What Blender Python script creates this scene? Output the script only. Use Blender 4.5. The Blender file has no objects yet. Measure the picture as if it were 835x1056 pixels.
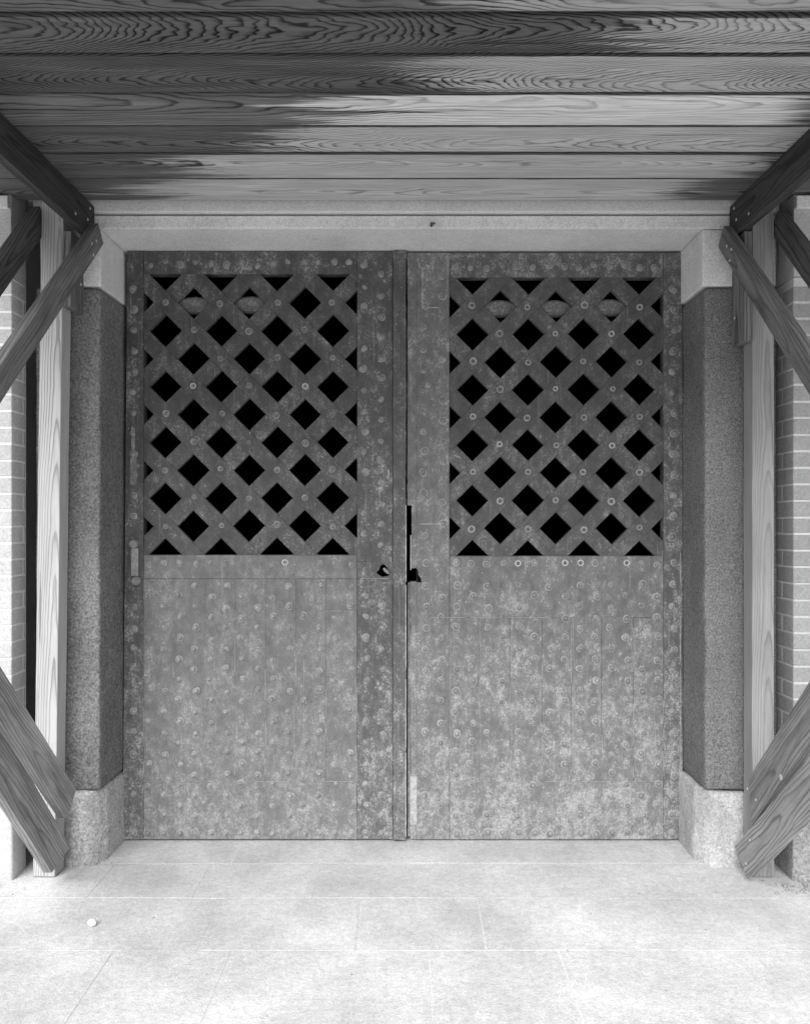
import bpy, bmesh, math, random
from mathutils import Vector, Matrix, noise as mnoise
R = math.radians
C = bpy.context.scene
col = C.collection

# ------------------------------------------------------------------ camera
F, CX, CY, H = 836.0, 421.0, 540.0, 1.49          # focal length in photo pixels, vanishing point, eye height
cam = bpy.data.cameras.new('camera'); camo = bpy.data.objects.new('camera', cam); col.objects.link(camo)
cam.sensor_fit = 'HORIZONTAL'; cam.sensor_width = 36; cam.lens = 36 * F / 835
cam.shift_x = -(CX - 417.5) / 835; cam.shift_y = (CY - 528) / 835
cam.clip_start = .05; cam.clip_end = 1000
camo.location = (0, 0, H); camo.rotation_euler = (R(90), 0, 0)
C.camera = camo

# ------------------------------------------------------------------ sky and sun (overcast, monochrome)
W = bpy.data.worlds.new('World'); C.world = W; W.use_nodes = True
wn = W.node_tree; bg = wn.nodes['Background']
SUN_EL, SUN_AZ = R(43), R(194)                      # high, from behind the camera and a little to its left
sky = wn.nodes.new('ShaderNodeTexSky'); sky.sky_type = 'NISHITA'; sky.sun_disc = False
sky.sun_elevation = SUN_EL; sky.sun_rotation = SUN_AZ
bw = wn.nodes.new('ShaderNodeRGBToBW')
wn.links.new(sky.outputs[0], bw.inputs[0]); wn.links.new(bw.outputs[0], bg.inputs[0])
bg.inputs[1].default_value = .05
sun = bpy.data.lights.new('sun', 'SUN'); suno = bpy.data.objects.new('sun', sun); col.objects.link(suno)
sun.energy = 1.5; sun.angle = R(56); sun.color = (1, 1, 1)
sd = Vector((math.sin(SUN_AZ) * math.cos(SUN_EL), math.cos(SUN_AZ) * math.cos(SUN_EL), math.sin(SUN_EL)))
suno.rotation_euler = sd.to_track_quat('Z', 'Y').to_euler()
C.view_settings.view_transform = 'Standard'; C.view_settings.look = 'None'
C.view_settings.exposure = 1.85; C.view_settings.gamma = 1

# ------------------------------------------------------------------ object helpers
def tag(o, label=None, cat=None, group=None, kind=None):
    if label: o['label'] = label
    if cat: o['category'] = cat
    if group: o['group'] = group
    if kind: o['kind'] = kind
    return o

def thing(name, loc, label, cat, group=None):
    o = bpy.data.objects.new(name, None); o.empty_display_size = .1
    col.objects.link(o); o.location = loc
    return tag(o, label, cat, group)

def obj(name, bm, mats, parent=None, smooth=False, label=None, matrix=None):
    me = bpy.data.meshes.new(name)
    bmesh.ops.recalc_face_normals(bm, faces=bm.faces)
    bm.to_mesh(me); bm.free()
    for m in (mats if isinstance(mats, (list, tuple)) else [mats]): me.materials.append(m)
    if smooth:
        for p in me.polygons: p.use_smooth = True
    o = bpy.data.objects.new(name, me); col.objects.link(o)
    if parent: o.parent = parent
    if matrix is not None: o.matrix_local = matrix
    if label: o['label'] = label
    return o

def copy_of(o, parent, loc, rot=None, scale=None):
    c = o.copy(); col.objects.link(c); c.parent = parent; c.location = loc
    if rot is not None: c.rotation_euler = rot
    if scale is not None: c.scale = scale
    return c

def box(bm, x0, x1, y0, y1, z0, z1, bev=0, segs=2, mi=0):
    n0 = len(bm.faces)
    vs = [bm.verts.new(p) for p in ((x0,y0,z0),(x1,y0,z0),(x1,y1,z0),(x0,y1,z0),(x0,y0,z1),(x1,y0,z1),(x1,y1,z1),(x0,y1,z1))]
    fs = [bm.faces.new([vs[i] for i in f]) for f in ((0,3,2,1),(4,5,6,7),(0,1,5,4),(1,2,6,5),(2,3,7,6),(3,0,4,7))]
    for f in fs: f.material_index = mi
    if bev:
        es = list({e for f in fs for e in f.edges})
        bmesh.ops.bevel(bm, geom=es, offset=bev, segments=segs, affect='EDGES', profile=.6)
    return vs

def rough_box(x0, x1, y0, y1, z0, z1, bev=.012, step=.03, amp=.004, freq=9, seed=0, fine=0):
    """a worn block: bevelled, cut into small faces and pushed about by noise"""
    bm = bmesh.new(); box(bm, x0, x1, y0, y1, z0, z1)
    bmesh.ops.bevel(bm, geom=list(bm.edges), offset=bev, segments=3, affect='EDGES', profile=.5)
    for ax, a, b in ((0, x0, x1), (1, y0, y1), (2, z0, z1)):
        n = int((b - a) / step)
        for i in range(1, n):
            co = [0, 0, 0]; co[ax] = a + (b - a) * i / n
            no = [0, 0, 0]; no[ax] = 1
            bmesh.ops.bisect_plane(bm, geom=bm.verts[:] + bm.edges[:] + bm.faces[:], plane_co=co, plane_no=no)
    for v in bm.verts:
        p = v.co * freq + Vector((seed * 7.3, seed * 3.1, seed * 1.7))
        d = mnoise.noise_vector(p) * amp
        if fine: d += mnoise.noise_vector(v.co * freq * 5 + Vector((seed, 0, 0))) * fine
        v.co += d
    return bm

def extrude_poly(bm, pts, y0, y1, mi=0):
    """polygon in x,z pushed back from y0 to y1"""
    a = [bm.verts.new((p[0], y0, p[1])) for p in pts]; b = [bm.verts.new((p[0], y1, p[1])) for p in pts]
    n = len(pts); fs = [bm.faces.new(a), bm.faces.new(b[::-1])]
    for i in range(n): fs.append(bm.faces.new((a[i], b[i], b[(i+1) % n], a[(i+1) % n])))
    for f in fs: f.material_index = mi
    return fs

def clip(pts, x0, x1, z0, z1):
    for ax, lim, s in ((0, x0, 1), (0, x1, -1), (1, z0, 1), (1, z1, -1)):
        out = []
        for i in range(len(pts)):
            p, q = pts[i], pts[(i + 1) % len(pts)]
            ip, iq = s * (p[ax] - lim) >= 0, s * (q[ax] - lim) >= 0
            if ip: out.append(p)
            if ip != iq:
                t = (lim - p[ax]) / (q[ax] - p[ax]); out.append((p[0] + t * (q[0] - p[0]), p[1] + t * (q[1] - p[1])))
        pts = out
        if not pts: return []
    return pts

def lathe(bm, prof, n=12, axis='y', origin=(0, 0, 0), mi=0):
    """profile (radius, height) turned about the axis; height grows along -y (towards the viewer)"""
    ox, oy, oz = origin; rings = []
    for r, h in prof:
        if r < 1e-6: rings.append([bm.verts.new((ox, oy - h, oz))])
        else: rings.append([bm.verts.new((ox + r * math.cos(2*math.pi*i/n), oy - h, oz + r * math.sin(2*math.pi*i/n))) for i in range(n)])
    for a, b in zip(rings, rings[1:]):
        for i in range(n):
            j = (i + 1) % n
            if len(a) == 1 and len(b) == 1: continue
            if len(a) == 1: f = bm.faces.new((a[0], b[i], b[j]))
            elif len(b) == 1: f = bm.faces.new((a[i], b[0], a[j]))
            else: f = bm.faces.new((a[i], b[i], b[j], a[j]))
            f.material_index = mi

# ------------------------------------------------------------------ material helpers (all neutral greys)
class Mat:
    def __init__(s, name, rough=.8, spec=.3, metal=0, world=False):
        s.m = bpy.data.materials.new(name); s.m.use_nodes = True; s.t = s.m.node_tree
        s.b = s.t.nodes['Principled BSDF']; s.b.inputs['Roughness'].default_value = rough
        s.b.inputs['Specular IOR Level'].default_value = spec; s.b.inputs['Metallic'].default_value = metal
        tc = s.t.nodes.new('ShaderNodeNewGeometry' if world else 'ShaderNodeTexCoord'); s.co = tc.outputs['Position' if world else 'Object']
        sp = s.t.nodes.new('ShaderNodeSeparateXYZ'); s.t.links.new(s.co, sp.inputs[0])
        s.x, s.y, s.z = sp.outputs
    def put(s, sock, v):
        if hasattr(v, 'node'): s.t.links.new(v, sock)
        else: sock.default_value = v
    def op(s, o, a, b=None, c=None, clamp=False):
        n = s.t.nodes.new('ShaderNodeMath'); n.operation = o; n.use_clamp = clamp
        s.put(n.inputs[0], a)
        if b is not None: s.put(n.inputs[1], b)
        if c is not None: s.put(n.inputs[2], c)
        return n.outputs[0]
    def add(s, a, b): return s.op('ADD', a, b)
    def sub(s, a, b): return s.op('SUBTRACT', a, b)
    def mul(s, a, b): return s.op('MULTIPLY', a, b)
    def vec(s, x, y, z):
        n = s.t.nodes.new('ShaderNodeCombineXYZ')
        for i, v in enumerate((x, y, z)): s.put(n.inputs[i], v)
        return n.outputs[0]
    def scaled(s, sx, sy, sz, off=(0, 0, 0)):
        n = s.t.nodes.new('ShaderNodeVectorMath'); n.operation = 'MULTIPLY_ADD'
        s.t.links.new(s.co, n.inputs[0]); n.inputs[1].default_value = (sx, sy, sz); n.inputs[2].default_value = off
        return n.outputs[0]
    def noise(s, v, scale=1, detail=4, rough=.55, dist=0):
        n = s.t.nodes.new('ShaderNodeTexNoise'); s.t.links.new(v, n.inputs['Vector'])
        n.inputs['Scale'].default_value = scale; n.inputs['Detail'].default_value = detail
        n.inputs['Roughness'].default_value = rough; n.inputs['Distortion'].default_value = dist
        return n.outputs[0]
    def voro(s, v, scale, feature='F1'):
        n = s.t.nodes.new('ShaderNodeTexVoronoi'); n.feature = feature; s.t.links.new(v, n.inputs['Vector']); n.inputs['Scale'].default_value = scale
        return n.outputs['Distance']
    def step(s, v, a, b, lo=0, hi=1):
        n = s.t.nodes.new('ShaderNodeMapRange'); n.interpolation_type = 'SMOOTHSTEP'
        s.put(n.inputs[0], v)
        for i, k in enumerate((a, b, lo, hi)): s.put(n.inputs[i + 1], k)
        return n.outputs[0]
    def lin(s, v, a, b, lo, hi):
        n = s.t.nodes.new('ShaderNodeMapRange'); s.put(n.inputs[0], v)
        for i, k in enumerate((a, b, lo, hi)): s.put(n.inputs[i + 1], k)
        return n.outputs[0]
    def mix(s, f, a, b):
        n = s.t.nodes.new('ShaderNodeMix'); n.data_type = 'FLOAT'
        s.put(n.inputs[0], f); s.put(n.inputs[2], a); s.put(n.inputs[3], b)
        return n.outputs[0]
    def ramp(s, v, stops):
        n = s.t.nodes.new('ShaderNodeValToRGB'); s.t.links.new(v, n.inputs[0]); e = n.color_ramp.elements
        while len(e) < len(stops): e.new(.5)
        for k, (p, g) in zip(e, stops): k.position = p; k.color = (g, g, g, 1)
        q = s.t.nodes.new('ShaderNodeRGBToBW'); s.t.links.new(n.outputs[0], q.inputs[0])
        return q.outputs[0]
    def done(s, colr, bump=None, strength=.5, dist=.003, rough=None):
        s.put(s.b.inputs['Base Color'], colr)
        if rough is not None: s.put(s.b.inputs['Roughness'], rough)
        if bump is not None:
            n = s.t.nodes.new('ShaderNodeBump'); s.put(n.inputs['Height'], bump)
            n.inputs['Strength'].default_value = strength; n.inputs['Distance'].default_value = dist
            s.t.links.new(n.outputs[0], s.b.inputs['Normal'])
        return s.m

def wood(name, seed, light=.34, contrast=.55, freq=110, taper=.02, yc=0., zc=.09, wob=.02, stain=None, stained=.3, fibre=.25, dirt=.15, flip=1, scale_y=1., half=None):
    """sawn softwood: growth rings cut by the face (x runs along the piece)"""
    m = Mat(name, .75, .25); rr = random.Random(seed)
    off = (rr.uniform(-9, 9), rr.uniform(-9, 9), rr.uniform(-9, 9))
    n1 = m.sub(m.noise(m.scaled(1.7, 5, 5, off), 1, 2, .4), .5)
    n2 = m.sub(m.noise(m.scaled(6.5, 20, 20, off), 1, 2, .5), .5)
    n3 = m.sub(m.noise(m.scaled(14, 60, 60, off), 1, 2, .5), .5)
    yy = m.mul(m.add(m.y, -yc), scale_y); zz = m.add(m.z, zc)
    r = m.op('SQRT', m.add(m.mul(yy, yy), m.mul(zz, zz)))
    r = m.add(r, m.mul(m.x, taper * flip))
    r = m.add(r, m.mul(n1, wob * 2.2)); r = m.add(r, m.mul(n2, wob * .45)); r = m.add(r, m.mul(n3, wob * .1))
    ring = m.op('FRACT', m.mul(r, freq))
    late = m.ramp(ring, [(0, .95), (.09, .1), (.5, .06), (.74, .3), (.92, 1)])
    amt = m.lin(m.noise(m.scaled(1.5, 9, 9, off), 1, 2), .3, .7, contrast * .45, contrast * 1.15)
    fib = m.noise(m.scaled(3.5, 130, 130, off), 1, 6, .72)
    crack = m.step(m.noise(m.scaled(1.1, 42, 42, off), 1, 4, .55), .655, .70)
    base = m.mul(light, m.lin(fib, .25, .75, 1 - fibre, 1 + fibre))
    base = m.mul(base, m.sub(1, m.mul(late, amt)))
    base = m.mul(base, m.mix(m.mul(crack, .7), 1, .35))
    if dirt: base = m.mul(base, m.lin(m.noise(m.scaled(2.2, 14, 14, off), 1, 5, .65), .3, .7, 1 - dirt * 2, 1 + dirt))
    if stain:                                   # weather stain creeping along the grain: (left reach, right reach)
        edge = m.mul(m.sub(m.noise(m.scaled(1.0, 26, 26, off), 1, 7, .7), .5), 1.5)
        fine = m.mul(m.sub(late, .4), .16)
        k = m.add(edge, fine)
        lft = m.step(m.add(m.sub(stain[0], m.x), k), -.13, .13)
        f = lft
        if stain[1] is not None: f = m.op('MAXIMUM', f, m.step(m.add(m.sub(m.x, stain[1]), m.mul(k, .45)), -.09, .12))
        if half:                                # damp drawn along the joints
            ed = m.add(m.op('ABSOLUTE', m.y), m.mul(m.sub(m.noise(m.scaled(1.6, 12, 12, off), 1, 5, .65), .56), .11))
            f = m.op('MAXIMUM', f, m.mul(m.step(ed, half - .012, half + .006), .85))
        f = m.mul(f, m.lin(m.noise(m.scaled(2, 20, 20, off), 1, 4), .3, .7, .82, 1.0))
        if half: f = m.op('MAXIMUM', f, m.step(m.add(m.op('ABSOLUTE', m.y), m.mul(m.sub(m.noise(m.scaled(3, 30, 30, off), 1, 3), .5), .012)), half - .0125, half - .0085))  # board edges coloured dark outright, so the gaps read as shadow lines
        base = m.mul(base, m.mix(f, 1, m.mul(stained, m.lin(late, 0, 1, 1.15, .28))))
    h = m.sub(m.add(m.mul(late, .6), m.mul(fib, .6)), m.mul(crack, 1.2))
    return m.done(base, h, .6, .0025)

def iron(name, seed, dark=.1, wear=.0, dust_light=1.0, bump=.5, lightk=1.0, world=False):
    """old iron sheet: dull mottled skin, flaked pale patches, drips, splashed dust that also carries the brighter light low down"""
    m = Mat(name, .62, .35, 0, world); rr = random.Random(seed)
    off = (rr.uniform(-9, 9), rr.uniform(-9, 9), rr.uniform(-9, 9))
    n1 = m.noise(m.scaled(2.6, 2.6, 2.2, off), 1, 5, .6)
    n2 = m.noise(m.scaled(26, 26, 19, off), 1, 7, .7)
    n3 = m.noise(m.scaled(120, 120, 100, off), 1, 5, .7)
    n4 = m.noise(m.scaled(380, 380, 380, off), 1, 3, .6)
    n5 = m.noise(m.scaled(9, 9, 6, off), 1, 6, .65)
    drip = m.noise(m.scaled(55, 55, 2.4, off), 1, 4, .6)
    z = m.z
    low = m.step(m.add(z, m.mul(m.sub(n1, .5), 1.6)), 1.3, -.15)       # splashed dust, with light from the ground coloured in towards the bottom
    c = m.lin(n5, .3, .7, dark * .82, dark * 1.18)
    c = m.mul(c, m.lin(n2, .3, .7, .72, 1.3))
    c = m.mul(c, m.lin(n4, .25, .75, .62, 1.4))
    thr = m.add(m.add(m.mul(n2, .4), m.mul(n3, .42)), m.add(m.mul(n5, .18), m.add(.004 + wear * .06, m.mul(low, .045 * dust_light))))
    fl = m.step(thr, .545, .655)
    fil = m.sub(1, m.step(m.op('ABSOLUTE', m.sub(m.noise(m.scaled(48, 48, 36, off), 1, 5, .6, .6), .5)), .0, .022))
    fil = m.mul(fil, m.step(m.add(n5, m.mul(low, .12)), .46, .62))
    scr = m.step(m.noise(m.scaled(150, 150, 3.5, off), 1, 3, .6), .66, .74)
    c = m.mix(m.mul(fl, .8), c, m.lin(n3, .3, .7, .24 * lightk, .5 * lightk))
    c = m.mix(m.mul(m.step(drip, .6, .74), .3), c, .33 * lightk)
    c = m.mix(m.mul(fil, .42), c, .52 * lightk); c = m.mix(m.mul(scr, .4), c, .5 * lightk)
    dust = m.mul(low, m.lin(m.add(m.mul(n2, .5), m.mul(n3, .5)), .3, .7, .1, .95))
    c = m.mix(m.mul(dust, .42 * dust_light), c, .36)
    c = m.mix(m.mul(m.step(m.noise(m.scaled(85, 85, 60, off), 1, 4, .7), .62, .72), .65), c, dark * .4)   # small pits
    c = m.mix(m.step(m.noise(m.scaled(95, 95, 70, off), 1, 3, .6), .70, .75), c, .55 * lightk)        # chips to bright
    h = m.add(m.add(m.mul(n3, .5), m.mul(n2, .6)), m.mul(n4, .25))
    return m.done(c, h, bump, .003, m.lin(n2, .3, .7, .5, .75))

def stone(name, seed, base=.3, speck=.35, scale=120, bump=.8, blotch=.2, dist=.004, low=None):
    m = Mat(name, .88, .2); rr = random.Random(seed)
    off = (rr.uniform(-9, 9), rr.uniform(-9, 9), rr.uniform(-9, 9))
    n1 = m.noise(m.scaled(3, 3, 2, off), 1, 6, .6)
    n2 = m.noise(m.scaled(scale, scale, scale, off), 1, 3, .6)
    n3 = m.noise(m.scaled(scale * .33, scale * .33, scale * .33, off), 1, 4, .65)
    n4 = m.noise(m.scaled(scale * 2.6, scale * 2.6, scale * 2.6, off), 1, 2, .6)
    c = m.mul(base, m.lin(n1, .3, .7, 1 - blotch, 1 + blotch))
    c = m.mul(c, m.lin(n2, .3, .7, 1 - speck, 1 + speck))
    c = m.mul(c, m.lin(n4, .3, .7, 1 - speck * .6, 1 + speck * .6))
    c = m.mul(c, m.lin(n3, .3, .7, 1 - blotch * .6, 1 + blotch * .6))
    c = m.mix(m.mul(m.step(m.noise(m.scaled(9, 9, 3.5, off), 1, 6, .7), .62, .74), .3), c, base * .45)
    c = m.op('MINIMUM', c, .85)
    h = m.add(m.add(m.mul(n2, .8), m.mul(n3, .8)), m.mul(n4, .25))
    return m.done(c, h, bump, dist)

def plain(name, v, rough=.6, spec=.3, metal=0, var=.2, sc=60):
    m = Mat(name, rough, spec, metal)
    n = m.noise(m.scaled(sc, sc, sc), 1, 4, .6)
    return m.done(m.mul(v, m.lin(n, .3, .7, 1 - var, 1 + var)), n, .2, .002)

M = {}
M['jamb_left'] = stone('granite_left', 1, .20, .5, 100, 1.0, .22, .006)
M['jamb_right'] = stone('granite_right', 2, .20, .5, 130, 1.2, .2, .006)
M['plinth_left'] = stone('granite_plinth_left', 3, .44, .4, 100, 1.0, .3, .006)
M['plinth_right'] = stone('granite_plinth_right', 4, .46, .26, 100, 1.1, .28, .007)
M['lintel'] = stone('pale_stone', 5, .74, .2, 150, .6, .13, .003)
M['cornice'] = stone('pale_stone_moulding', 6, .72, .16, 160, .5, .08, .002)
M['plaster'] = stone('plaster_pale', 7, .5, .2, 140, .6, .1, .003)
M['brick_left'] = stone('brick_pale', 8, .50, .16, 120, .5, .12, .003)
M['brick_right'] = stone('brick_grey', 9, .33, .16, 120, .5, .14, .003)
M['mortar_left'] = stone('mortar_left', 10, .82, .1, 200, .5, .1, .003)
M['mortar_right'] = stone('mortar_right', 11, .58, .1, 200, .5, .1, .003)
M['base_left'] = stone('stone_base_left', 12, .5, .1, 120, .5, .12, .004)
M['base_right'] = stone('stone_base_right', 13, .36, .35, 90, 1.0, .25, .008)
M['slab'] = stone('paving_stone', 14, .565, .15, 130, .7, .2, .004)
M['joint'] = stone('paving_mortar', 15, .585, .24, 140, .6, .12, .003)
M['earth'] = stone('ground_pale', 16, .54, .2, 30, .6, .2, .006)
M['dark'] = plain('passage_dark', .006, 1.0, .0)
M['nail'] = plain('nail_head', .75, .35, .5, .6, .1)
M['bolt'] = plain('rusty_bolt', .1, .6, .4)
M['chip'] = plain('white_stone_chip', .75, .9, .2)

# ------------------------------------------------------------------ ground and paving
bm = bmesh.new(); S = 300
vs = [bm.verts.new(p) for p in ((-S, -S, -.012), (S, -S, -.012), (S, S, -.012), (-S, S, -.012))]; bm.faces.new(vs)
tag(obj('ground', bm, M['earth']), kind='structure')
bm = bmesh.new(); box(bm, -1.66, 1.62, -4, 6.2, -.011, -.0004)
rows = [(3.55, 3.90, (-.78, -.0, .7)), (3.22, 3.53, (-1.28, -.86, -.383, .09, .62, 1.1)), (2.825, 3.22, (-.734, -.187, .275, .95)),
        (2.38, 2.825, (-1.022, -.618, .073, .52, 1.2))]
rr = random.Random(5); y = 2.38
while y > -3.6:
    y2 = y; y = y - rr.uniform(.4, .52); xs = []; x = -1.6 + rr.uniform(.2, .6)
    while x < 1.4: xs.append(x); x += rr.uniform(.4, .75)
    rows.append((y, y2, tuple(xs)))
for (ya, yb, cuts) in rows:
    e = [-1.64] + list(cuts) + [1.6]
    for a, b in zip(e, e[1:]):
        g = rr.uniform(.0012, .0040); t = rr.uniform(.0002, .0014)
        v = box(bm, a + g, b - g, ya + g, yb - g, -.010, t, 0, 1, 1)
        s = rr.uniform(-.012, .012)
        for q, w in zip(v[:4], v[4:]):
            jx, jy = rr.uniform(-.004, .004), rr.uniform(-.0035, .0035)
            for k in (q, w): k.co.x += jx; k.co.y += jy
tag(obj('paving', bm, [M['joint'], M['slab']]), kind='structure')

# ------------------------------------------------------------------ stone gateway
gw = thing('stone_gateway', (0, 3.66, 0), 'pale stone lintel on rough granite jambs and plinths framing the two studded doors', 'gateway')
def G(bm): bmesh.ops.translate(bm, verts=bm.verts, vec=-Vector((0, 3.66, 0))); return bm
JF = 3.52
# jambs: the left one is worn round on its front, the right one is square
bm = rough_box(-1.618, -1.339, JF, 3.90, .33, 2.515, .012, .035, .004, 6, 1, .001)
obj('jamb', G(bm), M['jamb_left'], gw, True, 'smooth worn granite jamb beside the left door')
bm = rough_box(1.288, 1.602, JF, 3.90, .33, 2.515, .012, .035, .004, 7, 2, .0015)
obj('jamb', G(bm), M['jamb_right'], gw, True, 'coarse pebbly granite jamb beside the right door')
def plinth(x0, x1, seed, mat, cut, label):
    bm = rough_box(x0, x1, JF - .012, 3.87, -.02, .325, .02, .018, .006, 9, seed, .0022)
    xi = x1 if cut > 0 else x0
    for v in bm.verts:                            # the inner corner worn round, the top a little uneven
        d = max(0, 1 - abs(v.co.x - xi) / .06) * max(0, 1 - (v.co.y - (JF - .012)) / .09)
        v.co.x -= cut * d * .03; v.co.y += d * .02
        if v.co.z > .2: v.co.z += .006 * math.sin(v.co.x * 23 + seed)
    obj('plinth', G(bm), mat, gw, True, label)
plinth(-1.56, -1.333, 3, M['plinth_left'], 1, 'grey worn plinth block')
plinth(1.268, 1.47, 4, M['plinth_right'], -1, 'pale rough plinth block with chipped corner')
bm = bmesh.new()
box(bm, -1.62, 1.606, JF, 3.92, 2.772, 2.829, .006); box(bm, -1.62, 1.606, JF + .03, 3.92, 2.8295, 2.95)
obj('lintel', G(bm), M['lintel'], gw)
for s, a, b in ((-1, -1.60, -1.335), (1, 1.277, 1.60)):
    bm = rough_box(a, b, JF + .001, 3.90, 2.522, 2.771, .008, .05, .002, 8, 30 + s)
    obj('lintel_shoulder', G(bm), M['lintel'], gw, True)
bm = bmesh.new(); box(bm, -1.62, 1.60, 3.497, JF + .0295, 2.8375, 2.94, .004)
obj('moulding', G(bm), M['cornice'], gw)
bm = bmesh.new(); lathe(bm, [(0, .03), (.007, .028), (.008, .02), (.006, .0)], 8, origin=(.1, JF, 2.739)); box(bm, .098, .116, JF - .026, JF - .02, 2.738, 2.745)
bmesh.ops.translate(bm, verts=bm.verts, vec=(0, 0, .045))
obj('iron_hook', G(bm), M['bolt'], gw)
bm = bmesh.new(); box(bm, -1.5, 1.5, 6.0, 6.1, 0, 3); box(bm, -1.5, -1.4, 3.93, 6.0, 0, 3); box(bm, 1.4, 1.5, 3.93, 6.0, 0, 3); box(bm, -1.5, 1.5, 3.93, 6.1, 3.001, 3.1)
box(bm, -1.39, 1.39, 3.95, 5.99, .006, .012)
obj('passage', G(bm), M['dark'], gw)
bm = bmesh.new(); box(bm, -1.64, 1.64, 3.6, 4.2, 2.951, 5.2)
obj('upper_wall', G(bm), M['plaster'], gw)

bm = bmesh.new(); box(bm, -1.80, -1.60, 3.951, 4.0, 0, 5.2); box(bm, -1.655, -1.625, 3.53, 3.95, 2.86, 5.2)
obj('recess_wall', G(bm), M['jamb_left'], gw)

# ------------------------------------------------------------------ brick walls either side
def brick_wall(x0, x1, inner, bmat, mmat, basemat, base_h, label, seed):
    t = thing('brick_wall', ((x0 + x1) / 2, 3.6, 0), label, 'wall'); o = Vector(t.location); rr = random.Random(seed)
    yf = 3.385; bm = bmesh.new()
    cut = 3.515 if inner > 0 else 3.95
    box(bm, x0 + .002, x1 - .002, yf + .002, cut, base_h, 2.519, 0, 1, 1)
    if inner > 0: box(bm, x0 + .002, x1 - .13, cut + .001, 3.95, 0, 5.2, 0, 1, 1)
    ch, L, D, j = .0692, .215, .105, .0065; z = base_h; k = 0
    while z + ch < 2.522:
        # front courses start at the inner corner
        a = 0.0; first = L if k % 2 else D
        while a < x1 - x0 - .02:
            w = first if a == 0 else L
            b = min(a + w, x1 - x0)
            p, q = (x1 - b, x1 - a) if inner > 0 else (x0 + a, x0 + b)
            depth = min(D if k % 2 else L, cut - yf) if a == 0 else .05
            e = rr.uniform(-.0015, .0015)
            fp, fq = (p + (0 if b >= x1 - x0 else j / 2), q - (0 if a == 0 else j / 2)) if inner > 0 else (p + (0 if a == 0 else j / 2), q - j / 2)
            box(bm, fp, fq, yf + e, yf + depth - j, z + j / 2, z + ch - j / 2, .003, 1, 0)
            a = b
        # the return face beside the gateway
        a = yf + (D if k % 2 else L)
        while a < cut - .008:
            b = min(a + L, cut)
            p, q = (x1 - .05, x1) if inner > 0 else (x0, x0 + .05)
            e = rr.uniform(-.0015, .0015)
            box(bm, p + e, q + e, a, b - j, z + j / 2, z + ch - j / 2, .003, 1, 0)
            a = b
        z += ch; k += 1
    bmesh.ops.translate(bm, verts=bm.verts, vec=-o)
    obj('brickwork', bm, [bmat, mmat], t)
    bm = rough_box(x0 if inner > 0 else x0 - .004, x1 + .004 if inner > 0 else x1, yf - .006, cut - .003, -.02, base_h - .003, .01, .08, .005, 5, seed)
    bmesh.ops.translate(bm, verts=bm.verts, vec=-o); obj('stone_base', bm, basemat, t, True)
    bm = bmesh.new(); box(bm, x0, x1, yf - .004, cut, 2.523, 5.2, .004)
    bmesh.ops.translate(bm, verts=bm.verts, vec=-o); obj('plaster_band', bm, M['plaster'], t)
    bm = bmesh.new(); box(bm, x0, x1 - .003, yf - .03, yf - .005, 2.80, 2.85, .004)
    bmesh.ops.translate(bm, verts=bm.verts, vec=-o); obj('moulding', bm, M['cornice'], t)
brick_wall(-4.2, -1.656, 1, M['brick_left'], M['mortar_left'], M['base_left'], .37, 'near white brick wall with a smooth pale base, left of the gateway', 1)
brick_wall(1.607, 4.2, -1, M['brick_right'], M['mortar_right'], M['base_right'], .27, 'grey brick wall with white joints over a rough stone base, right of the gateway', 2)

# ------------------------------------------------------------------ the two studded doors
YD = 3.80; PX = 220.0
def dx(px): return (px - CX) / PX
def dz(py): return H + (CY - py) / PX
def rect(bm, xa, xb, ya, yb, y0, y1, bev=.002, mi=0):
    return box(bm, dx(xa), dx(xb), y0, y1, dz(yb), dz(ya), bev, 1, mi)

# shared stud shapes (local origin on the door's face)
def stud_bm(r, h, skirt, n=10):
    bm = bmesh.new(); lathe(bm, [(skirt, 0), (skirt * .95, .0016), (r * 1.32, .0022)], n, mi=1)
    lathe(bm, [(r * 1.32, .0022), (r * 1.05, .0012), (r, .0018), (r * .93, h * .5), (r * .68, h * .84), (r * .35, h * .98), (0, h)], n)
    bmesh.ops.remove_doubles(bm, verts=bm.verts, dist=1e-6)
    for v in bm.verts:
        k = mnoise.noise(Vector((v.co.x * 60 + skirt * 999, 0, v.co.z * 60))) * .4
        if math.hypot(v.co.x, v.co.z) > r * 1.2: v.co.x *= 1 + k; v.co.z *= 1 + k
    return bm
def ring_bm(r, t, n=16):
    bm = bmesh.new(); lathe(bm, [(r + t, 0), (r + t * .85, t * .75), (r + t * .4, t), (r, t * .6), (r * .85, .0014)], n)
    lathe(bm, [(r * .85, .0014), (r * .6, .0016), (r * .4, t * .6), (0, t * .7)], n, mi=1)
    bmesh.ops.remove_doubles(bm, verts=bm.verts, dist=1e-6); return bm

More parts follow.
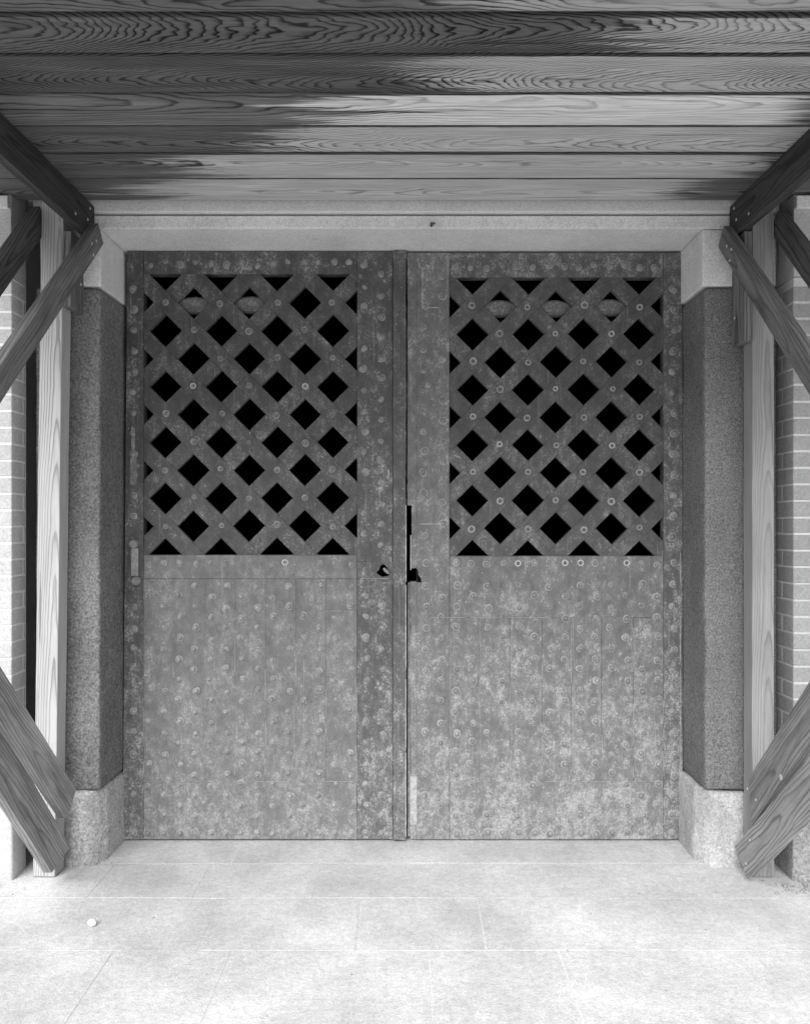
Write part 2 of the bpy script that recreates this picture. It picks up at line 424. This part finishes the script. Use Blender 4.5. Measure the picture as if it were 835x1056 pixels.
def ragged(bm, xa, xb, ya, yb, y0, y1, left, amp, seed):
    """a strip whose one long edge is chipped and uneven"""
    n = int((yb - ya) / 4); e = []; f = []
    for i in range(n + 1):
        y = ya + (yb - ya) * i / n
        w = mnoise.noise(Vector((seed, y * .021, 0))) * amp + mnoise.noise(Vector((seed + 9, y * .13, 0))) * amp * .8
        w = w if abs(w) > amp * .25 else 0
        e.append((dx((xa if left else xb) + w), dz(y))); f.append((dx(xb if left else xa), dz(y)))
    for i in range(n):
        q = [f[i], e[i], e[i + 1], f[i + 1]]
        if left: q = q[::-1]
        A = [bm.verts.new((p[0], y0, p[1])) for p in q]; B = [bm.verts.new((p[0], y1, p[1])) for p in q]
        bm.faces.new(A); bm.faces.new(B[::-1])
        for k in range(4):
            if i not in (0, n - 1) and {k} & ({0, 2} if False else set()): continue
            if k in (0, 2) and 0 < i < n - 1: continue
            bm.faces.new((A[k], B[k], B[(k + 1) % 4], A[(k + 1) % 4]))
    bmesh.ops.remove_doubles(bm, verts=bm.verts, dist=1e-6)

def door(side):
    L = side < 0
    rr = random.Random(11 if L else 22)
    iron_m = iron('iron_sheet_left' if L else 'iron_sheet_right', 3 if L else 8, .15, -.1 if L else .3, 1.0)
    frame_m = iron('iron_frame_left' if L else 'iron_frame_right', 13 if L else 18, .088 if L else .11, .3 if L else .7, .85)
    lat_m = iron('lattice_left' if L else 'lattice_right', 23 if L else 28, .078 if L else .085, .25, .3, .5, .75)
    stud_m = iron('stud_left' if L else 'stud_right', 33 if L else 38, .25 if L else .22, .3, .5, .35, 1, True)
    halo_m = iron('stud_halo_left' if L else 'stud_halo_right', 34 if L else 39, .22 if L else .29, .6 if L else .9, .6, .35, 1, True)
    worn_m = plain('bright_worn_edge_left' if L else 'bright_worn_edge_right', .36, .6, .3, 0, .4, 40)
    bright_m = plain('bright_ring_left' if L else 'bright_ring_right', .5, .45, .4, .2, .3, 90)
    x_out = 126 if L else 704
    t = thing('door_leaf', (dx(x_out), YD, 0),
              'left studded iron door leaf with a bolt and a keyhole, carrying the centre cover strip' if L else
              'right studded iron door leaf, paler and more scuffed, with bright rings under its lattice', 'door', 'pair of studded iron gate doors')
    o = Vector(t.location)
    def part(name, bm, mats, smooth=False, label=None):
        bmesh.ops.translate(bm, verts=bm.verts, vec=-o); return obj(name, bm, mats, t, smooth, label)
    ytop, ybot = (258.6, 865.8) if L else (260.2, 866.0)
    lx0, lx1, ly0, ly1 = (148, 368, 282, 572.5) if L else (463.5, 684, 285.5, 573.5)
    yb = YD + .06
    # outer stile, following the slightly leaning jamb
    bm = bmesh.new()
    if L:
        v = rect(bm, 128, lx0 - .2, ytop, ybot, YD, yb, 0)
        for q in v:
            if q.co.x < dx(130): q.co.x = dx(131.3) if q.co.z > 1 else dx(126.6)
    else: rect(bm, lx1 + .2, 703.8, ytop, ybot, YD, yb)
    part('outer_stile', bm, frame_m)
    bm = bmesh.new(); rect(bm, lx0, lx1, ytop, ly0, YD + .001, yb)
    part('top_rail', bm, frame_m)
    # meeting stile, opened where the keyhole is
    bm = bmesh.new()
    if L:
        kx0, kx1, ky0, ky1 = 387, 402, 579, 597
        rect(bm, lx1 + .2, 405, ytop, ky0, YD, yb); rect(bm, lx1 + .2, 405, ky1, ybot, YD, yb)
        rect(bm, lx1 + .2, kx0, ky0, ky1, YD, yb); rect(bm, kx1, 405, ky0, ky1, YD, yb)
    else:
        rect(bm, 429.5, lx0 - .2, ytop, ybot, YD, yb)
        ragged(bm, 420.0, 429.5, ytop, 521, YD + .002, yb, True, .9, 5)                       # edge strip above the split
        ragged(bm, 424.3, 429.5, 521, 586, YD + .003, yb, True, .9, 12)                        # broken away beside the gap
        ragged(bm, 423.0, 429.5, 600, ybot, YD + .006, yb, True, .9, 8); rect(bm, 422.9, 424.1, 552, 588, YD + .012, yb, 0, 1)
        rect(bm, 420.2, 423.1, 601, ybot - 2, YD + .010, yb)
    if not L:
        for (xa, xb, za, zb) in ((445.5, 446.4, 265, 282), (435, 436.2, 268, 318), (436, 452, 316.6, 317.6), (433, 463, 540, 540.8)): rect(bm, xa, xb, za, zb, YD - .0018, YD + .001, 0, 1)
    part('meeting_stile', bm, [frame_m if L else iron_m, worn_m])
    # keyholes
    if L:
        bm = bmesh.new()
        hole = [(390, 592.5), (388.3, 590.5), (391.5, 587.5), (392.5, 583.5), (395.5, 581), (399, 583), (401.5, 587.5), (405, 592), (401, 594.5), (395, 595.5)]
        hole = [(395.5 + (a - 396.5) * .92, 588.5 + (b - 588.5) * .92) for a, b in hole]
        cx, cy = 395.3, 588.6; outer = []
        for a, b in hole:
            dxx, dyy = a - cx, b - cy; k = min(12.5 / max(abs(dxx), .01), 14 / max(abs(dyy), .01)); outer.append((cx + dxx * min(k, 3), cy + dyy * min(k, 3)))
        for rings in ((YD - .002,),):
            A = [bm.verts.new((dx(p[0]), YD - .002, dz(p[1]))) for p in outer]; B = [bm.verts.new((dx(p[0]), YD - .002, dz(p[1]))) for p in hole]
            Cc = [bm.verts.new((dx(p[0]), YD + .004, dz(p[1]))) for p in hole]; Dd = [bm.verts.new((dx(p[0]), YD + .0005, dz(p[1]))) for p in outer]
            n = len(hole)
            for i in range(n):
                j = (i + 1) % n
                bm.faces.new((A[i], A[j], B[j], B[i])); bm.faces.new((B[i], B[j], Cc[j], Cc[i])); bm.faces.new((Dd[i], Dd[j], A[j], A[i]))
        part('keyhole_plate', bm, frame_m)
        bm = bmesh.new(); extrude_poly(bm, [(dx(a), dz(b)) for a, b in ((394.5, 586.5), (396.5, 585.5), (400.5, 589), (402, 592), (399.5, 592), (396.2, 589.5))], YD + .004, YD + .012)
        part('latch_tongue', bm, halo_m)
    else:
        bm = bmesh.new()
        extrude_poly(bm, [(dx(a), dz(b)) for a, b in ((429.6, 586), (431.2, 590), (431.2, 593), (434.2, 597), (434.3, 600.5), (429.6, 600.5))], YD - .0015, YD + .001)  # flat near-black plate painted in for the unlit hole
        part('keyhole', bm, M['dark'])
    # cover strip between the leaves
    if L:
        bm = bmesh.new()
        ragged(bm, 405.3, 418.5, ytop + .4, ybot - .5, YD - .014, YD + .03, False, .8, 3)
        for ya_, yb_ in ((521, 600), (603, 690), (700, 770), (776, 862)): box(bm, dx(417.9), dx(418.9), YD - .0155, YD - .006, dz(yb_), dz(ya_), 0, 1, 1)
        part('cover_strip', bm, [iron('iron_cover_strip', 51, .09, .05, .7), worn_m], label='dark narrow strip covering the joint between the doors')
    else:
        bm = bmesh.new(); rect(bm, 422.5, 429.8, 801, 851, YD - .001, YD + .01, .002)
        part('patch_plate', bm, plain('pale_patch', .4, .7, .2, 0, .35, 50), label='pale patch plate at the foot of the edge')
    # lower panel: a middle rail, upright plates lapped over each other, a kick plate
    bm = bmesh.new()
    split = 637 if not L else 597
    rect(bm, lx0, lx1, ly1, split, YD + .0005, yb)
    foot = 806.5
    n = 7; xs = [lx0 + (lx1 - lx0) * i / n + rr.uniform(-1, 1) * (0 < i < n) for i in range(n + 1)]
    for i in range(n):
        v = rect(bm, xs[i] + .12, xs[i + 1] - .12, split + .15, foot - .15, YD + .0012, yb, 0)
        for q in v:
            if q.co.y < YD + .01: q.co.y += (-.0016 if q.co.x < dx((xs[i] + xs[i+1]) / 2) else .0012) + rr.uniform(-.0004, .0004)
    rect(bm, lx0, lx1, foot, ybot, YD - .0008, yb)
    # worn bright lines along the laps
    def line(x, za, zb, w=.0022):
        y = za
        while y < zb:
            e = min(zb, y + rr.uniform(8, 46))
            if rr.random() < .72:
                ww = w * rr.uniform(.5, 1.1); a = dx(x + rr.uniform(-.25, .25))
                box(bm, a - ww / 2, a + ww / 2, YD - .0022, YD + .002, dz(e), dz(y), 0, 1, 1)
            y = e + rr.uniform(0, 9)
    def hline(y, xa, xb, w=.0024):
        x = xa
        while x < xb:
            e = min(xb, x + rr.uniform(10, 50))
            if rr.random() < .85:
                zc = dz(y + rr.uniform(-.3, .3)); box(bm, dx(x), dx(e), YD - .0022, YD + .002, zc - w * .35, zc + w * .35, 0, 1, 1)
            x = e + rr.uniform(0, 4)
    for i, x in enumerate(xs):
        line(x, rr.uniform(640, 730) if L else split + rr.uniform(2, 40), foot - rr.uniform(0, 8))
    if L: line(313, 680, 760); line(332, 600, 700)
    hline(foot - .4, lx0, lx1)
    if not L: hline(split, lx0 - 18, lx1 - 40); line(701.3, 570, 850, .003)
    else: hline(ly1 + 24, 372, 400); hline(630, 320, 364)
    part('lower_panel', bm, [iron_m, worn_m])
    # lattice: two crossing layers of flat bars, clipped to the opening
    bm = bmesh.new()
    p = 57.7 if L else 57.45; hx0, hy0 = (170.0, 340.2) if L else (487.4, 344.0)
    hw = (p / 2 - 16.6) / math.sqrt(2) * 1.0            # half width of a bar, in the same units
    for d in (1, -1):
        front = (d > 0) == L
        ya, ybk = (YD + .006, YD + .034) if front else (YD + .0095, YD + .0345)
        for k in range(-14, 15):
            # bars run through the crossings midway between the holes
            ax, ay = hx0 + p / 2 + k * p, hy0
            dirx, diry = (1, d)
            ln = 420; u = (dirx / math.sqrt(2), diry / math.sqrt(2)); nn = (-u[1], u[0])
            jit = rr.uniform(-.5, .5)
            pts = [(ax + u[0] * s * ln + nn[0] * (e * hw + jit), ay + u[1] * s * ln + nn[1] * (e * hw + jit)) for s, e in ((-1, -1), (1, -1), (1, 1), (-1, 1))]
            pts = clip(pts, lx0 - .5, lx1 + .5, ly0 - 1, ly1 + .5)
            if len(pts) >= 3: extrude_poly(bm, [(dx(a), dz(b)) for a, b in pts][::-1], ya, ybk)
    bmesh.ops.bevel(bm, geom=[e for e in bm.edges if abs(e.verts[0].co.y - e.verts[1].co.y) < 1e-5], offset=.0016, segments=1, affect='EDGES')
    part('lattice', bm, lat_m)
    # almond bosses filling the top row of openings
    meds = ([(198.9, 312), (257.5, 311.5)] if L else [(515.3, 315.5), (572.6, 315.5), (630, 314.5)])
    bm = bmesh.new(); pr = []
    for i in range(16):
        a = 2 * math.pi * i / 16; r = 22; x = r * math.cos(a); z = 9 * math.sin(a)
        if abs(math.cos(a)) > .9: x *= 1.12
        pr.append((x / PX, z / PX))
    ra = [bm.verts.new((x, 0, z)) for x, z in pr]; rb = [bm.verts.new((x * .8, -.008, z * .8)) for x, z in pr]; rc = [bm.verts.new((x, .02, z)) for x, z in pr]
    for i in range(16):
        j = (i + 1) % 16; bm.faces.new((ra[i], ra[j], rb[j], rb[i])); bm.faces.new((rc[i], rc[j], ra[j], ra[i]))
    bm.faces.new(rb); bm.faces.new(rc[::-1])
    med = obj('almond_boss', bm, iron('boss_left' if L else 'boss_right', 61 if L else 66, .13, .3, .2), t, False)
    for i, (a, b) in enumerate(meds):
        loc = Vector((dx(a), YD + .047, dz(b))) - o
        if i == 0: med.location = loc
        else: copy_of(med, t, loc)
    # rings at the crossings
    ring = obj('ring_stud', ring_bm(.0095, .0075), [halo_m, lat_m], t, True)
    bright = obj('bright_ring_stud', ring_bm(.0095, .0052), [bright_m, lat_m], t, True, 'ring stud worn bright')
    cnt = 0
    cross = []
    for r_ in range(11):
        for c_ in range(-1, 10):
            x = hx0 + (p / 2) * c_ ; y = hy0 - p + (p / 2) * r_
            if (r_ + c_) % 2 == 1 and lx0 + 6 < x < lx1 - 5 and ly0 + 12 < y < ly1 - 12: cross.append((x, y))
    brightset = ([(199, 398), (315.5, 399), (227.5, 341)] if L else [(631, 341), (630, 457), (515.5, 457), (572, 400)])
    used = False; usedb = False
    for (x, y) in cross:
        loc = Vector((dx(x + rr.uniform(-1.3, 1.3)), YD + .0062, dz(y + rr.uniform(-1.3, 1.3)))) - o
        isb = any(abs(x - a) + abs(y - b) < 12 for a, b in brightset)
        src = bright if isb else ring; s = rr.uniform(.75, 1.12)
        if isb and not usedb: src.location = loc; usedb = True; continue
        if not isb and not used: src.location = loc; used = True; continue
        copy_of(src, t, loc, (0, rr.uniform(0, 6), 0), (s, s, s))
    for (x, y) in ([(294, 580)] if L else [(534, 581), (582.5, 580.5), (598.5, 580.5), (646, 580.5)]):
        copy_of(bright, t, Vector((dx(x), YD, dz(y))) - o, (0, rr.uniform(0, 6), 0), (1.1, 1.1, 1.1))
    # studs: staggered field over the lower half, single rows round the frame
    pts = []
    cols = [137 + 16.05 * i for i in range(17)] if L else [438.5 + 15.95 * i for i in range(17)]
    for i, x in enumerate(cols):
        y = 604 + (10.8 if i % 2 else 0)
        while y < 852:
            if rr.random() > .05: pts.append((x + rr.uniform(-1.6, 1.6), y + rr.uniform(-1.8, 1.8), rr.uniform(.8, 1.2)))
            y += 21.6
        if rr.random() > .08: pts.append((x + rr.uniform(-1, 1), 859 + rr.uniform(-1, 1), rr.uniform(.95, 1.3)))
        if rr.random() > .15 and not (L and abs(x - 294) < 9) and (L or not any(abs(x - q) < 9 for q in (534, 582.5, 598.5, 646))):
            pts.append((x + rr.uniform(-1, 1), 581 + rr.uniform(-1.3, 1.3), rr.uniform(.8, 1.1)))
    frame = []
    for x in ((375.5, 393) if L else (437, 456)):
        y = 274 + (0 if x in (375.5, 437) else 10)
        while y < 572:
            if rr.random() > .06: frame.append((x + rr.uniform(-1.2, 1.2), y + rr.uniform(-1.5, 1.5), rr.uniform(.85, 1.2)))
            y += 21.3
    y = 298; x = 137.5 if L else 694
    while y < 572:
        if not (L and 536 < y < 606): frame.append((x + rr.uniform(-1.5, 1.5), y, rr.uniform(.85, 1.25)))
        y += 21.3
    x = 155 if L else 470
    while x < (366 if L else 690): frame.append((x + rr.uniform(-1, 1), (271.5 if L else 275) + rr.uniform(-2.5, 2.5), rr.uniform(.8, 1.2))); x += 15.8
    pts = [q for q in pts if not (L and q[0] < 150 and q[1] < 612) and not (L and abs(q[0] - 395) < 12 and abs(q[1] - 588) < 16) and not (q[0] < 434 and not L)]
    allp = pts + frame
    allp.sort(key=lambda q: -q[2])
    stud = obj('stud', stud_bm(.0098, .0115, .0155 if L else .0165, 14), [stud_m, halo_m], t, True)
    rest = bmesh.new()
    for i, (x, y, s) in enumerate(allp):
        loc = Vector((dx(x), YD - .0004, dz(y))) - o
        if i == 0: stud.location = loc; stud.scale = (s, s, s)
        elif i < 100: copy_of(stud, t, loc, (rr.uniform(-.08, .08), rr.uniform(0, 6), rr.uniform(-.08, .08)), (s, s * rr.uniform(.8, 1.3), s))
        else:
            q = stud_bm(.0098 * s, .0115 * s, (.0155 if L else .0165) * s, 12)
            me = bpy.data.meshes.new('tmp'); bmesh.ops.translate(q, verts=q.verts, vec=loc); q.to_mesh(me); q.free(); rest.from_mesh(me); bpy.data.meshes.remove(me)
    if rest.verts:
        so = obj('small_studs', rest, [stud_m, halo_m], t, True); so['kind'] = 'stuff'
    # the bolt on the left stile
    if L:
        bm = bmesh.new()
        rect(bm, 136.2, 143.8, 565, 594, YD - .022, YD - .004, .004)
        lathe(bm, [(.021, 0), (.021, .016), (.016, .022), (0, .024)], 14, origin=(dx(138.6), YD, dz(561)))
        lathe(bm, [(.022, 0), (.022, .014), (.017, .022), (.009, .018), (0, .018)], 14, origin=(dx(141), YD, dz(599)))
        part('bolt', bm, iron('iron_bolt', 71, .24, .4, .3))
        bm = bmesh.new(); rect(bm, 134, 141, 470, 500, YD - .004, YD + .001, .003); rect(bm, 135.5, 139, 440, 470, YD - .003, YD + .001, .001)  # thin raised iron standing in for a worn streak, no strap there
        part('worn_streak', bm, iron('iron_streak', 72, .17, 1.0, .3))
door(-1); door(1)

# ------------------------------------------------------------------ timber shelter
sh = thing('timber_shelter', (0, 2.3, 0), 'weathered timber shelter with board ceiling, posts and diagonal braces in front of the doors', 'shelter')
SH = Vector((0, 2.3, 0)); HC = 1.37; ZC = H + HC
edges = [3.443, 3.217, 2.998, 2.793, 2.58, 2.366, 2.186, 1.97, 1.76]
#            light contrast freq taper  yc    zc   wob  stain(left, right)
bspec = [(.62, .45, 150, .02, .02, .08, .020, (-1.05, 1.12), .19),
         (.60, .50, 150, .03, -.03, .06, .026, (-.78, 1.30), .18),
         (.60, .62, 150, .07, .03, .08, .034, (-.42, 1.45), .17),
         (.82, .45, 110, .03, -.05, .10, .026, (-.22, 1.28), .14),
         (.52, .85, 170, .13, .035, .08, .036, (.12, None), .15),
         (.50, .98, 130, .17, -.03, .09, .050, (.62, None), .19),
         (.45, .70, 150, .04, .05, .08, .03, (.30, None), .28)]
for i in range(len(edges) - 1):
    y1, y0 = edges[i], edges[i + 1]
    sp = bspec[min(i, 6)]
    mw = wood('ceiling_wood', 100 + i * 7, sp[0], sp[1], sp[2], sp[3], sp[4], sp[5], sp[6], sp[7], sp[8], .34, .08, 1 if i % 2 else -1, 1., (y1 - y0) / 2)
    bm = bmesh.new(); w = (y1 - y0) / 2
    dz_ = {6: .007}.get(i, random.Random(i).uniform(-.0015, .002))
    box(bm, -1.95, 1.95, -w + .0045, w - .0045, 0, .022, .006, 2)
    obj('ceiling_board', bm, mw, sh, matrix=Matrix.Translation(Vector((0, (y0 + y1) / 2, ZC + dz_)) - SH))
bm = bmesh.new(); box(bm, -1.97, 1.97, 1.74, 3.375, ZC + .033, ZC + .05); box(bm, -1.655, 1.606, 3.3755, 3.515, ZC + .033, ZC + .05)  # unseen sheet added above the boards to keep sky light out of gaps
obj('light_stop_sheet', bm, wood('light_stop_wood', 300, .12), sh, matrix=Matrix.Translation(-SH))

tim_n = [0]
def timber(name, parent, y0, z0, ang, length, width, x0, x1, mat, cut0=0, cut1=0, label=None, back=0):
    """a plank in an upright plane x = const: starts at (y0, z0) on its centre line, runs towards the viewer at ang above level"""
    c, s = math.cos(ang), math.sin(ang)
    X = Vector((0, -c, s)); Y = Vector((0, s, c)); Z = X.cross(Y)         # length, width, thickness
    mtx = Matrix((X, Y, Z)).transposed().to_4x4(); mtx.translation = Vector(((x0 + x1) / 2, y0, z0)) - SH
    hw, ht = width / 2, abs(x1 - x0) / 2
    bm = bmesh.new()
    pts = [(-back - cut0, -hw), (length - cut1, -hw), (length + cut1, hw), (-back + cut0, hw)]
    n = max(2, int(length / .12)); rings = []
    sd = random.Random(name + str(tim_n[0])).uniform(0, 90); tim_n[0] += 1
    for i in range(n + 1):
        t = i / n; r = []
        for (u, vv) in ((-1, -1), (1, -1), (1, 1), (-1, 1)):
            lo = pts[0][0] + t * (pts[1][0] - pts[0][0]); hi = pts[3][0] + t * (pts[2][0] - pts[3][0])
            xx = lo if u < 0 else hi
            wob = mnoise.noise_vector(Vector((xx * 2.0, sd, u))) * .0022
            r.append(bm.verts.new((xx, u * hw + wob.x, vv * ht + wob.y)))
        rings.append(r)
    for a, b in zip(rings, rings[1:]):
        for k in range(4): bm.faces.new((a[k], b[k], b[(k+1) % 4], a[(k+1) % 4]))
    bm.faces.new(rings[0][::-1]); bm.faces.new(rings[-1])
    long_e = [e for e in bm.edges if not e.is_boundary and len(e.link_faces) == 2 and e.calc_face_angle(0) > .7]
    bmesh.ops.bevel(bm, geom=long_e, offset=.0035, segments=2, affect='EDGES', profile=.5)
    return obj(name, bm, mat, parent, False, label, mtx)

nail_me = None
def nail(part, u, v, side, ht, r=.0065):
    """a bright nail head on a plank's face (u along, v across)"""
    bm = bmesh.new()
    for k in range(8): pass
    rs = []
    for (rad, h) in ((r, 0), (r, .0015), (r * .6, .0028)):
        rs.append([bm.verts.new((u + rad * math.cos(k * math.pi / 4), v + rad * math.sin(k * math.pi / 4), side * (ht + h))) for k in range(8)])
    for a, b in zip(rs, rs[1:]):
        for k in range(8): bm.faces.new((a[k], a[(k+1) % 8], b[(k+1) % 8], b[k]))
    bm.faces.new(rs[-1])
    o = obj('nail', bm, M['nail'], part); return o

D45 = R(45)
wA = lambda s, l=.14: wood('stained_timber', s, l, .6, 85, .02, .015, .05, .02, None, .3, .3, .22)
wB = lambda s, l=.24: wood('weathered_timber', s, l, .5, 95, .02, -.02, .05, .018, None, .3, .4, .25)
# thickness axis: Z = X x Y points to -x, so the inner face is +Z on the right (+x) side and -Z on the left
def side_set(s):
    Lf = s < 0
    def xr(a, b): return (s * a, s * b)
    # posts
    wl = wood('bleached_post', 401, .54, .5, 110, .03, .03, .07, .014, None, .3, .12, .08) if Lf else wood('grey_post', 402, .33, .35, 150, .02, .02, .1, .012, None, .3, .15, .1)
    bm = rough_box(-1.42, 1.425, -.046, .046, -.045, .045, .003, .09, .002, 3, 71 + s)
    top, bot = (-1.495, -1.531) if Lf else (1.491, 1.491)
    zax = Vector(((top - bot) / 2.85, 0, 1)).normalized(); yax = Vector((0, 1, 0)); xa = yax.cross(zax)
    # local x runs up the post; local y is across the face we see
    mt = Matrix((zax, xa, zax.cross(xa))).transposed().to_4x4(); mt.translation = Vector(((top + bot) / 2, 3.452, 1.424)) - SH
    obj('post', bm, wl, sh, False, 'bleached pale post' if Lf else 'grey post with dark grained side', mt)
    bm = rough_box(-1.42, 1.425, -.046, .046, -.045, .045, .003, .2, .002, 3, 75 + s)
    mt = mt.copy(); mt.translation = Vector((s * 1.491, 1.80, 1.424)) - SH
    obj('post', bm, wB(410 + s), sh, matrix=mt)
    # side beam under the boards
    a, b = (1.355, 1.392) if Lf else (1.386, 1.424)
    bA = timber('side_beam', sh, 3.50, ZC - .072, 0, 1.755, .138, s * a, s * b, wA(420 + s, .07))
    f = -s * -1                                       # +Z faces inward on the right side
    side = 1 if s > 0 else -1
    ht = abs(a - b) / 2 + .0005
    for u, v in ((.05, .045), (.075, -.012), (.03, -.03), (.2, -.035)): nail(bA, u, v, side, ht)
    # packing block under the beam, on the post
    zb = 2.40 if Lf else 2.256; a, b = (1.410, 1.446) if Lf else (1.404, 1.442)
    bm = bmesh.new(); hh = (2.715 - zb) / 2
    v = box(bm, -hh, hh, -.069, .069, -.018, .018, .003)
    # local x up, local y in depth
    mt = Matrix((Vector((0, 0, 1)), Vector((0, 1, 0)), Vector((-1, 0, 0)))).transposed().to_4x4(); mt.translation = Vector((s * (a + b) / 2, 3.459, (2.715 + zb) / 2)) - SH
    bl = obj('packing_block', bm, wA(430 + s, .2), sh, matrix=mt); nail(bl, -hh + .12, .03, side, .0185)
    # inner brace from the post head down towards the viewer
    if Lf: br = timber('brace', sh, 3.45, 2.713, -R(42.8), 2.35, .089, -1.316, -1.353, wB(440, .23), back=.03)
    else: br = timber('brace', sh, 3.46, 2.695, -R(43.8), 2.36, .093, 1.347, 1.384, wB(441, .22), back=.05)
    for u, v in ((.045, .0), (.1, .012), (.115, -.03)): nail(br, u, v, side, .0192)
    # outer brace, on the far side of the post
    if Lf: timber('brace', sh, 3.44, 2.417 + .372, -D45, 2.36, .097, -1.545, -1.583, wA(450, .12))
    else: timber('brace', sh, 3.42, 2.455 + .31, -D45, 2.36, .095, 1.541, 1.579, wA(451, .14))
    # the pair rising from the post's foot
    if Lf:
        b1 = timber('brace', sh, 3.40, .315, R(44.8), 2.34, .128, -1.412, -1.449, wB(460, .40), label='upper of the two low braces')
        b2 = timber('brace', sh, 3.395, .082, R(48.2), 2.45, .160, -1.4525, -1.487, wB(461, .36), cut0=-.05, label='lower, wider of the two low braces')
    else:
        b1 = timber('brace', sh, 3.335, .345, R(44.4), 2.25, .150, 1.405, 1.443, wB(462, .27), cut0=.055, label='upper of the two low braces')
        b2 = timber('brace', sh, 3.423, .062, R(41.3), 2.25, .139, 1.404, 1.442, wood('grained_brace', 463, .36, .6, 95, .03, .0, .04, .024, None, .3, .25, .15), cut0=-.02, label='lower low brace with bold grain')
        for u, v in ((.015, .05), (.06, -.02)): nail(b1, u, v, side, .0195, .006)
        for u, v in ((.05, -.025), (.15, .035)): nail(b2, u, v, side, .0195, .006)
        nail(b1, .33, -.06, side, .0195, .012)
side_set(-1); side_set(1)
bm = bmesh.new(); box(bm, -1.95, 1.95, -.07, .07, -.019, .019, .003)
mt = Matrix((Vector((1, 0, 0)), Vector((0, 0, 1)), Vector((0, -1, 0)))).transposed().to_4x4(); mt.translation = Vector((0, 1.723, ZC - .07)) - SH
obj('front_beam', bm, wB(480), sh, matrix=mt)

# ------------------------------------------------------------------ small things on the ground
rr = random.Random(77)
bm = bmesh.new(); bmesh.ops.create_icosphere(bm, subdivisions=2, radius=.017)
for v in bm.verts: v.co *= 1 + .25 * mnoise.noise(v.co * 60); v.co.z *= .8
o = obj('stone_chip', bm, M['chip'], None, False); o.location = ((95 - CX) * 3.0 / F, 3.0, .013)
tag(o, 'small white stone chip lying alone on the pale paving at the left', 'stone')
bm = bmesh.new()
for i in range(130):
    k = rr.random()
    if k < .5: x, y = rr.uniform(1.46, 1.75), rr.uniform(3.25, 3.39)
    elif k < .7: x, y = rr.uniform(-1.8, -1.5), rr.uniform(3.2, 3.38)
    else: x, y = rr.uniform(-1.4, 1.5), rr.uniform(2.5, 3.6)
    r = rr.uniform(.002, .006) * (1.7 if k < .5 else .8)
    me = bmesh.ops.create_icosphere(bm, subdivisions=1, radius=r)
    for v in me['verts']: v.co = Vector((v.co.x * rr.uniform(.7, 1.3), v.co.y * rr.uniform(.7, 1.3), v.co.z * .6)) + Vector((x, y, r * .4))
g = obj('grit', bm, M['base_right']); tag(g, kind='stuff')
